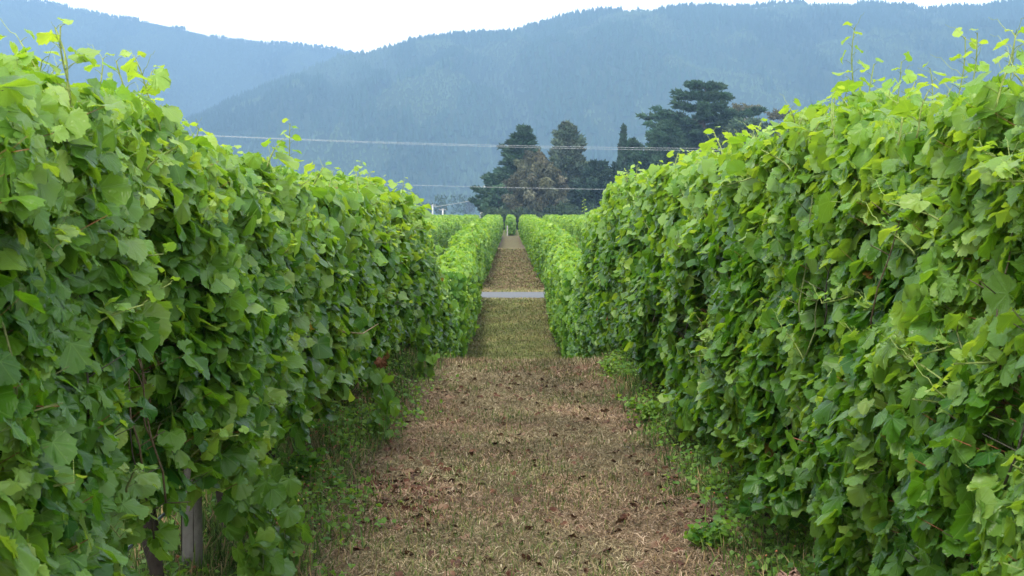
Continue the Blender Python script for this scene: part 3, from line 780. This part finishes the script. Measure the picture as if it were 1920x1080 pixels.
    for i in range(95):
        y = 3.2 + 22 * rng.random() ** 1.5; x = xc + rng.uniform(-.3, .3)
        h2 = rng.uniform(.10, .24)
        shoot(sb, fb, (x, y, float(Hf(y)) + float(gz_base(y)) - .06), h2, (rng.normal(0, .07), rng.normal(0, .06)), 500 + i + 90 * side, 0 if y < 10 else 1, 0.10, tend=y < 12, col=(0.22, 0.28, 0.07))
    for i in range(60):     # side shoots leaning into the aisle
        y = 3.4 + 20 * rng.random() ** 1.5; z = rng.uniform(.8, 1.8)
        x = xc - side * float(Wf(y)) * 1.0
        shoot(sb, fb, (x, y, z + float(gz_base(y))), rng.uniform(-.05, .14), (-side * rng.uniform(.05, .14), rng.normal(0, .08)), 900 + i + 90 * side, 0 if y < 10 else 1, 0.09, tend=y < 9, col=(0.2, 0.26, 0.07))
    # strands that hang to the ground
    if side < 0:
        for (y, x, z1, nl) in ((6.3, -1.03, .78, 95), (6.7, -1.0, .5, 40), (11, -.90, .5, 30), (15.2, -.85, .5, 40)):
            zz = np.linspace(z1, 0.03, nl); n = nl
            ps = np.stack([x + rng.normal(0, .045, n) + 0.05 * np.sin(zz * 7), y + rng.normal(0, .06, n), zz], 1)
            put_leaves(fb, 0 if y < 9 else 1, ps, rng.normal(0, .4, (n, 3)) + [.8, -.4, .5], rng.normal(0, .4, (n, 3)) + [0, 0, -1], rng.uniform(.06, .11, n), np.stack([rng.random(n), rng.uniform(.15, .5, n), np.zeros(n)], 1))
            tube(sb, np.stack([x + 0.05 * np.sin(zz * 7), np.full(nl, y), zz], 1), .003, (0.14, 0.18, 0.06), 4)
        tube(sb, [(-1.0, 8.6, 1.0), (-.93, 8.9, .94), (-.86, 9.3, .9), (-.80, 9.7, .93)], [.006, .005, .004, .002], (0.36, 0.25, 0.12), 5)
    fb.build('foliage', M_LEAF, root)
    pb.build('leaf_stalks', M_STEM, root)
    sb.build('canes', M_STEM, root)
    # trunks, one every 1.5 m
    for i, y in enumerate(np.arange(4.4, 31, 1.5)):
        y = y + rng.uniform(-.15, .15); tbf = Buf(); g = float(gz(xc, y)); k = np.linspace(0, 1, 9)
        P = np.stack([xc + .03 * np.sin(k * 6 + i) + side * 0.0, y + .04 * np.cos(k * 5 + i * 2), g - .05 + .95 * k], 1)
        tube(tbf, P, .034 + .008 * np.sin(k * 17 + i) - .008 * k, (0.045, 0.036, 0.030), 8)
        tbf.build('trunk', M_BARK, root)
        if y < 14:
            b2 = Buf(); tube(b2, [P[-1], P[-1] + [0, .3, .05], P[-1] + [.02, .75, .02]], [.022, .016, .01], (0.08, 0.055, 0.04), 6)
            tube(b2, [P[-1], P[-1] + [0, -.3, .05], P[-1] + [.02, -.7, .02]], [.022, .016, .01], (0.08, 0.055, 0.04), 6)
            b2.build('arm', M_BARK, root)
    return root, Hf, Wf

rowL, HL, WL = near_row(-1, 'tall leafy vine row along the left side of the aisle nearest the camera')
rowR, HR, WR = near_row(1, 'tall leafy vine row along the right side of the aisle nearest the camera')

def curled_leaf(x, y, z, s, parent, label, col=(0.22, 0.10, 0.05)):
    v, f, u = template(HALF0, True, 1.2, 1.1, 2.2, 1.3, .5)
    q = v * s; q = np.stack([q[:, 0], -q[:, 2], -q[:, 1]], 1) + [x, y, z + .4 * s]
    b = Buf(); b.add(q, f, col, u)
    o = b.build('dead_leaf', M_LITTER, parent); tag(o, label)
curled_leaf((1383 - 960) / F * 7.9, 7.9, 1.6 - 400 / F * 7.9, .075, rowR, 'curled brown dead leaf')
curled_leaf((718 - 960) / F * 11.2, 11.2, 1.6 - 282 / F * 11.2, .075, rowL, 'curled brown dead leaf')
curled_leaf((1460 - 960) / F * 6.5, 6.2, .14, .10, rowR, 'large pinkish brown dead leaf hanging low', (0.30, 0.19, 0.14))
def bunch(x, y, z, n, parent):
    b = Buf(); r_ = np.random.default_rng(int(x * 1000))
    ico_v = []; 
    th = np.linspace(0, 2 * np.pi, 8, endpoint=False)
    rings = [(math.sin(a), math.cos(a)) for a in (0.5, 1.1, 1.6, 2.2, 2.7)]
    tv = np.array([[0, 0, 1]] + [[r * math.cos(t), r * math.sin(t), c] for r, c in rings for t in th] + [[0, 0, -1]])
    tf = [(0, 1 + j, 1 + (j + 1) % 8) for j in range(8)]
    for k in range(4):
        for j in range(8):
            a, c = 1 + k * 8 + j, 1 + k * 8 + (j + 1) % 8
            tf += [(a, a + 8, c + 8), (a, c + 8, c)]
    tf += [(41, 33 + (j + 1) % 8, 33 + j) for j in range(8)]
    for i in range(n):
        u = i / n; rr = .045 * (1 - u) ** .6 + .006; a = i * 2.4
        c = np.array([x + rr * math.cos(a), y + rr * math.sin(a), z - .15 * u]) + r_.normal(0, .003, 3)
        b.add(tv * r_.uniform(.0075, .0098) + c, tf, (0.13, 0.22, 0.06))
    tube(b, [(x, y, z + .06), (x, y, z - .02)], [.003, .003], (0.14, 0.18, 0.06), 5)
    b.build('grape_bunch', M_STEM, parent)
for p, q, y in ((1545, 960, 5.9), (1570, 930, 5.95), (1740, 890, 4.5)):
    bunch((p - 960) / F * y, y - .05, 1.6 - (q - 400) / F * y + .05, 60, rowR)

# posts
def post(x, y, h, label, r=.042, col=(0.17, 0.16, 0.145), group='weathered wooden trellis posts'):
    g = float(gz(x, y)); b = Buf(); k = np.linspace(0, 1, 10)
    tube(b, np.stack([x + .004 * np.sin(k * 9), y + .003 * np.cos(k * 7), g - .1 + (h + .1) * k], 1), r * (1 + .03 * np.sin(k * 13)), col, 12)
    # long drying cracks
    for a in (0.4, 2.1, 4.0, 5.2):
        cx, cy = x + math.cos(a - 1.57) * r * .98, y + math.sin(a - 1.57) * r * .98
        tube(b, [(cx, cy, g + .1), (cx, cy, g + h * .9)], [.0022, .0015], (0.08, 0.07, 0.06), 4)
    tag(b.build('trellis_post', M_WOOD, origin=(x, y, g)), label, 'post', group)
post(-1.33, 6.62, 1.75, 'grey weathered post seen below the leaves at the lower left')
post(-1.36, 12.6, 1.7, 'thin grey post in the left row halfway to the grass crest')
post(1.50, 7.35, 1.7, 'grey post low in the right row beside the drip pipe')
post(1.50, 13.3, 1.7, 'dark post in the right row before the grass crest')
# drip pipes
def pipe(x, y0, y1, z, label, off):
    ys = np.arange(y0, y1, 0.25); k = (ys - y0)
    b = Buf(); tube(b, np.stack([x + off + .015 * np.sin(k * 1.3), ys, gz_base(ys) + z + .03 * np.sin(k * 1.7)], 1), .007, (0.16, 0.19, 0.24), 8)
    tag(b.build('drip_pipe', M_PIPE), label, 'pipe', 'drip irrigation pipes')
pipe(ROWC[0], 2, 31, .34, 'blue grey drip pipe running low under the left vine row', -0.09)
pipe(ROWC[1], 2, 31, .22, 'blue grey drip pipe running low under the right vine row', -.10)

# ------------------------------------------------------------------ rows on the lower ground, before and beyond the lane
def plain_row(y0, y1, size, dens, lod, seed, yg, H=2.1, B=0.35, W=0.42, trunks=0, wig=0.12):
    """a row built round x = 0; its empty stands at the near end"""
    root = empty('vine_row', (0, y0, 0))
    fb = Buf()
    Hf = lambda y: H + wig * (fbm(np.asarray(y) * 0.7, np.asarray(y) * 0, seed, 3) - .5) * 2
    Bf = lambda y: np.full(np.shape(y), B); Wf = lambda y: W + .08 * (fbm(np.asarray(y) * .5, np.asarray(y) * 0 + 5, seed) - .5)
    hedge(fb, 0.0, y0, y1, Hf, Bf, Wf, dens, lod, size, seed, yg, (-1, 1), inner=0.35, dtop=1.3)
    n = int(dens * 1.6)
    for ye, dr in ((y0, -1), (y1, 1)):
        yy = ye + rng.uniform(-.1, .15, n); xe = rng.uniform(-W, W, n); ze = rng.uniform(B, H, n) + gz_base(yy)
        put_leaves(fb, lod, np.stack([xe, yy, ze], 1), rng.normal(0, .5, (n, 3)) + [0, dr, .5], rng.normal(0, .5, (n, 3)) + [0, 0, -1], np.full(n, size), np.stack([rng.random(n), np.clip(yg[0] + yg[1] * rng.random(n), 0, 1), np.zeros(n)], 1))
    fb.build('foliage', M_LEAF_FAR, root)
    if trunks:
        for y in np.arange(y0 + .5, y1, trunks):
            tb = Buf(); g = float(gz_base(y)) + .05
            tube(tb, [(0, y, g - .1), (.03, y, g + .4), (0, y, g + .9)], [.04, .035, .03], (0.06, 0.045, 0.036), 6)
            tb.build('trunk', M_BARK, root)
    return root
def copy_row(r, x, label, group, flip=False, first=False):
    if first: c = r
    else:
        c = r.copy(); COL.objects.link(c)
        for ch in r.children:
            d = ch.copy(); COL.objects.link(d); d.parent = c
            if flip: pass
    c.location.x = x
    tag(c, label, 'vine row', group)
    return c
def plain_rows(r, xs_labels, group):
    src = list(r.children)
    for i, (x, lab) in enumerate(xs_labels):
        copy_row(r, x, lab, group, first=(i == 0)) if i == 0 else None
    for i, (x, lab) in enumerate(xs_labels[1:]):
        c = r.copy(); COL.objects.link(c); c.location.x = x
        for ch in src:
            d = ch.copy(); COL.objects.link(d); d.parent = c
        tag(c, lab, 'vine row', group)
ORD = ['nearest', 'second', 'third', 'fourth', 'fifth', 'sixth', 'seventh', 'eighth']
def labs(n, where):
    out_ = []
    for k in range(n):
        for s, nm in ((-1, 'left'), (1, 'right')):
            out_.append((0.08 + s * (1.4 + 2.8 * k), f'{where}, {ORD[k]} row {nm} of the aisle' if k else f'{where}, bordering the aisle on its {nm}'))
    return out_
YB = (0.30, 0.36, 0.34)
plain_rows(plain_row(32.6, 48.8, .10, 300, 2, 401, YB, H=2.0, trunks=1.6, wig=.3, W=.38), labs(3, 'bright vine row on low ground before the lane'), 'bright vine rows before the lane')
plain_rows(plain_row(56.2, 117, .12, 190, 3, 402, (0.28, .40, .34), H=2.05, B=.3, wig=.45, W=.36), labs(6, 'vine row just beyond the lane'), 'vine rows in the block beyond the lane')
plain_rows(plain_row(123, 186, .17, 95, 3, 403, (0.28, .40, .34), H=2.1, B=.3, wig=.45, W=.38), labs(8, 'row beyond the pale grass strip'), 'vine rows beyond the pale grass strip')
r3 = plain_row(190, 262, .28, 40, 3, 404, (0.26, .42, .35), H=2.1, B=.3, wig=.5)
l3 = [(0.08, 'farthest vine row, the one that closes the end of the aisle')]
for k in range(1, 8):
    for s, nm in ((-1, 'left'), (1, 'right')):
        l3.append((0.08 + s * 2.8 * k, f'far row, {ORD[k-1] if k > 1 else "first"} to the {nm} of the one closing the aisle'))
plain_rows(r3, l3, 'farthest vine rows')
post(-0.32, 189.2, 1.2, 'pale end post at the far end of the aisle', .07, (0.45, 0.44, 0.41), None)

# the next rows, glimpsed through the gaps under the tall rows
nb_ = plain_row(4.0, 31, .11, 170, 2, 405, (0.10, .40, .30), H=1.72, B=.30, W=.34, trunks=1.5)
plain_rows(nb_, [(-1.32 - 2.8, 'shaded vine row glimpsed through the gap under the left vines'), (1.48 + 2.8, 'vine row behind the tall right vines')], 'next rows behind the tall vines')
# ------------------------------------------------------------------ grass, weeds and litter
def blades(name, label, n, xf, yf, length, width, lie, palette, mat=None, dens_mask=None, cat='grass'):
    x = xf(n); y = yf(n)
    if dens_mask is not None:
        k = rng.random(n) < dens_mask(x, y); x, y = x[k], y[k]
    n = len(x); z = gz(x, y)
    a = rng.uniform(0, 2 * np.pi, n); el = np.clip(rng.normal(lie[0], lie[1], n), 0.02, 1.5)
    L = length * rng.uniform(.4, 1.5, n); w_ = width * rng.uniform(.6, 1.4, n) * (1 + y / 14)
    d = np.stack([np.cos(a) * np.cos(el), np.sin(a) * np.cos(el), np.sin(el)], 1)
    s = np.stack([-np.sin(a), np.cos(a), rng.normal(0, .3, n)], 1)
    p = np.stack([x, y, z + rng.uniform(0, .012, n)], 1)
    mid = p + d * (L * .55)[:, None] + [0, 0, .004]
    tip = p + d * L[:, None]; tip[:, 2] -= L * .16 * np.cos(el)
    tip[:, 2] = np.maximum(tip[:, 2], z + .001)
    v = np.stack([p - s * w_[:, None], p + s * w_[:, None], mid + s * w_[:, None] * .8, mid - s * w_[:, None] * .8, tip], 1)
    f = np.array([[0, 1, 2], [0, 2, 3], [3, 2, 4]])[None] + (np.arange(n) * 5)[:, None, None]
    pal = np.array([c[:3] for c in palette]); pr = np.array([c[3] for c in palette], float); pr /= pr.sum()
    ci = rng.choice(len(pal), n, p=pr)
    # patches: shift towards the front or the back of the palette
    cc = pal[ci] * 1.2 * rng.uniform(.75, 1.25, (n, 1))
    pt = fbm(x * 2.3, y * 1.5, 88)[:, None]; cc = cc * np.array([[.97, .91, .84]]) * (0.5 + 1.0 * pt) * np.where(fbm(x * 1.1, y * .8, 45)[:, None] > .5, np.array([[.97, 1.02, .97]]), np.array([[1.04, .98, 1.0]]))
    b = Buf(); b.add(v.reshape(-1, 3), f.reshape(-1, 3), np.repeat(cc, 5, 0))
    o = b.build(name, mat or M_GRASS, smooth=False)
    tag(o, label, cat, None, 'stuff')
STRAW = [(0.28, 0.228, 0.148, 4), (0.19, 0.150, 0.096, 4), (0.125, 0.094, 0.062, 3), (0.42, 0.36, 0.27, 1.3), (0.11, 0.115, 0.055, 1.0)]
GREEN = [(0.075, 0.12, 0.03, 3), (0.12, 0.15, 0.05, 3), (0.05, 0.085, 0.022, 2), (0.24, 0.21, 0.10, 2)]
VERGE = [(0.07, 0.135, 0.03, 4), (0.12, 0.19, 0.05, 3), (0.04, 0.08, 0.02, 2), (0.28, 0.22, 0.12, 2)]
U = lambda a, b: (lambda n: rng.uniform(a, b, n))
blades('dry_grass', 'straw brown mown dry grass covering the aisle', 320000, U(-1.35, 1.5), lambda n: 4.8 + 13.6 * rng.random(n) ** 1.05, .055, .0012, (.16, .28), STRAW)
blades('green_grass', 'patchy short green grass among the dry straw', 90000, U(-1.3, 1.45), U(4.8, 18.2), .045, .0016, (.8, .4), GREEN, dens_mask=lambda x, y: np.clip((fbm(x * 1.6 + 9, y * 1.1, 64) - .49) * 4, 0.04, .6))
blades('verge_grass', 'rough green grass along the foot of both vine rows', 75000, lambda n: np.where(rng.random(n) < .5, rng.normal(-1.16, .17, n), rng.normal(1.30, .16, n)), U(4.8, 19), .10, .0020, (.85, .40), VERGE,
       dens_mask=lambda x, y: np.clip((fbm(x * 2 + 3, y * 1.1, 71) - .33) * 3.4, .05, 1))
OLIVE = [(0.14, 0.17, 0.052, 3), (0.19, 0.20, 0.085, 3), (0.10, 0.13, 0.036, 2), (0.24, 0.21, 0.12, 1.6)]
blades('row_grass', 'longer rough grass and weeds in the shade behind the left posts', 30000, U(-3.6, -1.3), U(5.5, 16), .13, .0026, (.85, .40), VERGE)
blades('lower_grass', 'short olive grass on the low ground beyond the crest', 60000, U(-1.3, 1.5), U(30, 50), .06, .0022, (.4, .4), OLIVE)
blades('crest_grass', 'ragged dry grass fringe along the crest of the near ground', 9000, U(-1.3, 1.5), lambda n: rng.normal(17.3, .4, n), .065, .0016, (.7, .4), STRAW + [(0.11, 0.13, 0.04, 3)])
blades('far_grass', 'dry grass of the aisle beyond the lane', 70000, lambda n: rng.uniform(-1.0, 1.15, n) + rng.normal(0, .25, n), lambda n: 55 + 65 * rng.random(n) ** 1.3, .08, .0035, (.35, .35), OLIVE + [(0.24, 0.19, 0.125, 8), (0.18, 0.14, 0.09, 4)])
blades('lane_edge_grass', 'pale dry grass along both edges of the lane', 16000, U(-2.5, 2.7), lambda n: np.where(rng.random(n) < .5, rng.normal(49.2, .3, n), rng.normal(54.5, .22, n)), .06, .003, (.7, .4), [(0.30, 0.27, 0.15, 3), (0.18, 0.20, 0.08, 2)])

def weeds():
    """broad leafed weeds along the verges"""
    b = Buf(); n = 11000
    side = rng.random(n) < .58
    x = np.where(side, rng.normal(-1.20, .18, n), rng.normal(1.28, .12, n)); y = rng.uniform(5, 19, n)
    k = rng.random(n) < np.clip((fbm(x * 1.8, y * 1.3, 91) - .42) * 5, 0, 1); x, y = x[k], y[k]; n = len(x)
    hh = .02 + .30 * fbm(x * 2, y * 1.7, 95) * rng.random(n)
    m = 5
    X = np.repeat(x, m) + rng.normal(0, .03, n * m); Y = np.repeat(y, m) + rng.normal(0, .03, n * m)
    Z = gz(X, Y) + np.repeat(hh, m) * rng.random(n * m) + .01
    P = np.stack([X, Y, Z], 1); N = len(P)
    put_leaves(b, 3, P, rng.normal(0, .5, (N, 3)) + [0, -.2, 1], rng.normal(0, 1, (N, 3)), rng.uniform(.012, .038, N), np.stack([rng.random(N), rng.uniform(.1, .6, N), np.zeros(N)], 1))
    tag(b.build('verge_weeds', M_LEAF_FAR), 'mixed leafy green weeds tangled along the verges', 'weeds', None, 'stuff')
weeds()

def litter():
    b = Buf(); n = 1500
    x = np.concatenate([rng.uniform(-1.2, 1.4, n), rng.normal(-.62, .16, 260), rng.normal(1.0, .15, 120)])
    y = np.concatenate([4.8 + 13 * rng.random(n), rng.normal(9.2, .5, 260), rng.normal(8.6, .9, 120)])
    n = len(x); z = gz(x, y) + .015
    N = rng.normal(0, .5, (n, 3)) + [0, 0, 1]
    v0 = Buf()
    put_leaves(v0, 1, np.stack([x, y, z], 1), N, rng.normal(0, 1, (n, 3)), rng.uniform(.02, .055, n), np.zeros((n, 3)))
    for v, f, c, u in zip(v0.v, v0.f, v0.c, v0.u):
        pass
    v = np.concatenate(v0.v); f = np.concatenate(v0.f)
    cells = (np.floor(v[:, 0] * 12) * 31 + np.floor(v[:, 1] * 12) * 17).astype(int) % 4
    pal = np.array([(0.10, 0.042, 0.028), (0.07, 0.038, 0.026), (0.13, 0.06, 0.038), (0.20, 0.13, 0.085)])
    b.add(v, f, pal[cells] * 1.0)
    tag(b.build('leaf_litter', M_LITTER), 'scattered curled red brown fallen vine leaves on the dry grass', 'leaf litter', None, 'stuff')
litter()

def clover_heads():
    """dry rusty seed heads and a few small flowers in the left verge"""
    b = Buf(); n = 420
    x = np.where(rng.random(n) < .8, rng.normal(-1.10, .10, n), rng.normal(1.22, .09, n)); y = 5 + 9 * rng.random(n) ** 1.2
    for i in range(n):
        g = float(gz(x[i], y[i])); h = rng.uniform(.05, .22); dx, dy = rng.normal(0, .02, 2)
        top = np.array([x[i] + dx, y[i] + dy, g + h])
        tube(b, [(x[i], y[i], g), top], [.0013, .001], (0.16, 0.14, 0.06), 3)
        c = [(0.30, 0.13, 0.06), (0.24, 0.10, 0.05), (0.38, 0.22, 0.12), (0.55, 0.50, 0.12)][rng.choice(4, p=[.45, .3, .2, .05])]
        q = np.array([[0, 0, 1], [1, 0, 0], [0, 1, 0], [-1, 0, 0], [0, -1, 0], [0, 0, -1.0]]) * rng.uniform(.004, .008) + top
        b.add(q, [(0, 1, 2), (0, 2, 3), (0, 3, 4), (0, 4, 1), (5, 2, 1), (5, 3, 2), (5, 4, 3), (5, 1, 4)], c)
    tag(b.build('clover_seed_heads', M_LITTER), 'rusty dry clover seed heads on thin stalks in the verges', 'seed heads', None, 'stuff')
clover_heads()

def bushy_weed(p, q, label, h, r, n, seed, col=(.05, .3)):
    """a leafy clump on stems, standing where the picture ray p,q meets the ground"""
    d = (EYE - .05) * F / (q - 400); x = (p - 960) / F * d
    g = float(gz(x, d)); root = empty('weed_plant', (x, d, g)); tag(root, label, 'weed', 'leafy weeds at the aisle edge')
    r_ = np.random.default_rng(seed); sb = Buf(); lb = Buf()
    P = []
    for i in range(9):
        a = r_.uniform(0, 6.28); e = np.array([x + r * math.cos(a) * r_.random(), d + r * math.sin(a) * r_.random(), g + h * r_.uniform(.6, 1)])
        tube(sb, [(x, d, g - .01), ((x + e[0]) / 2, (d + e[1]) / 2, g + h * .55), e], [.003, .0025, .0012], (0.09, 0.13, 0.04), 4)
        for j in range(n // 9):
            u = r_.uniform(.25, 1); P.append(np.array([x, d, g]) * (1 - u) + e * u + r_.normal(0, .028, 3) + [0, 0, .1 * h * (1 - u)])
    P = np.array(P); N = len(P)
    put_leaves(lb, 2, P, r_.normal(0, .5, (N, 3)) + [0, -.2, 1], r_.normal(0, 1, (N, 3)), r_.uniform(.018, .04, N), np.stack([r_.random(N), r_.uniform(col[0], col[1], N), np.zeros(N)], 1))
    sb.build('stems', M_STEM, root); lb.build('leaves', M_LEAF_FAR, root)
bushy_weed(560, 935, 'dark green bushy weed at the left edge of the aisle', .22, .17, 420, 1)
bushy_weed(700, 770, 'upright leafy weed on the left verge further up the aisle', .30, .15, 260, 2, (.1, .5))
bushy_weed(1340, 1020, 'low green weed at the lower right edge of the aisle', .10, .16, 260, 3, (.1, .4))
bushy_weed(1215, 790, 'pale green weed patch at the right edge of the aisle', .22, .16, 260, 4, (.3, .7))
bushy_weed(1150, 700, 'small yellow green weed at the right edge near the crest', .16, .14, 160, 5, (.4, .8))
bushy_weed(640, 860, 'small sprawling weed beside the dark bushy one', .12, .12, 140, 6, (.2, .5))

def stone(p, q, s, label, seed):
    d = EYE * F / (q - 400); x = (p - 960) / F * d; g = float(gz(x, d))
    r_ = np.random.default_rng(seed); b = Buf()
    n1, n2 = 8, 12; v = []
    for i in range(n1 + 1):
        for j in range(n2):
            a = math.pi * i / n1; t = 2 * math.pi * j / n2
            k = 1 + .22 * math.sin(3 * t + seed) * math.sin(a) + .15 * math.cos(2 * a * 2 + seed)
            v.append((x + s * k * math.sin(a) * math.cos(t), d + s * .8 * k * math.sin(a) * math.sin(t), g + .1 * s + s * .5 * math.cos(a)))
    f = []
    for i in range(n1):
        for j in range(n2):
            a, c = i * n2 + j, i * n2 + (j + 1) % n2
            f += [(a, a + n2, c + n2), (a, c + n2, c)]
    b.add(v, f, (0.24, 0.24, 0.23))
    tag(b.build('stone', M_STONE, origin=(x, d, g)), label, 'stone', 'small field stones')
stone(1408, 1030, .040, 'grey stone at the foot of the right vines', 1)
stone(612, 925, .022, 'small pale stone beside the dark bushy weed', 2)
stone(1180, 845, .022, 'small stone on bare soil at the right of the aisle', 3)

# ------------------------------------------------------------------ the air
def haze():
    x0, x1, y0, y1, z0, z1 = -3400, 3400, -60, 5000, -40, 700
    v = [(x, y, z) for x in (x0, x1) for y in (y0, y1) for z in (z0, z1)]
    f = [(0, 1, 3), (0, 3, 2), (4, 6, 7), (4, 7, 5), (0, 4, 5), (0, 5, 1), (2, 3, 7), (2, 7, 6), (0, 2, 6), (0, 6, 4), (1, 5, 7), (1, 7, 3)]
    m = bpy.data.materials.new('pale blue air'); m.use_nodes = True
    nt = m.node_tree; nt.nodes.clear()
    o_ = nt.nodes.new('ShaderNodeOutputMaterial'); pv = nt.nodes.new('ShaderNodeVolumePrincipled')
    pv.inputs['Color'].default_value = (0.38, 0.64, 0.98, 1)
    pv.inputs['Density'].default_value = 0.00030
    pv.inputs['Anisotropy'].default_value = 0.1
    nt.links.new(pv.outputs[0], o_.inputs['Volume'])
    b = Buf(); b.add(v, f, (1, 1, 1)); o = b.build('haze', m, smooth=False)
    tag(o, 'thin blue haze in the air before the mountains', 'haze', None, 'stuff')
haze()
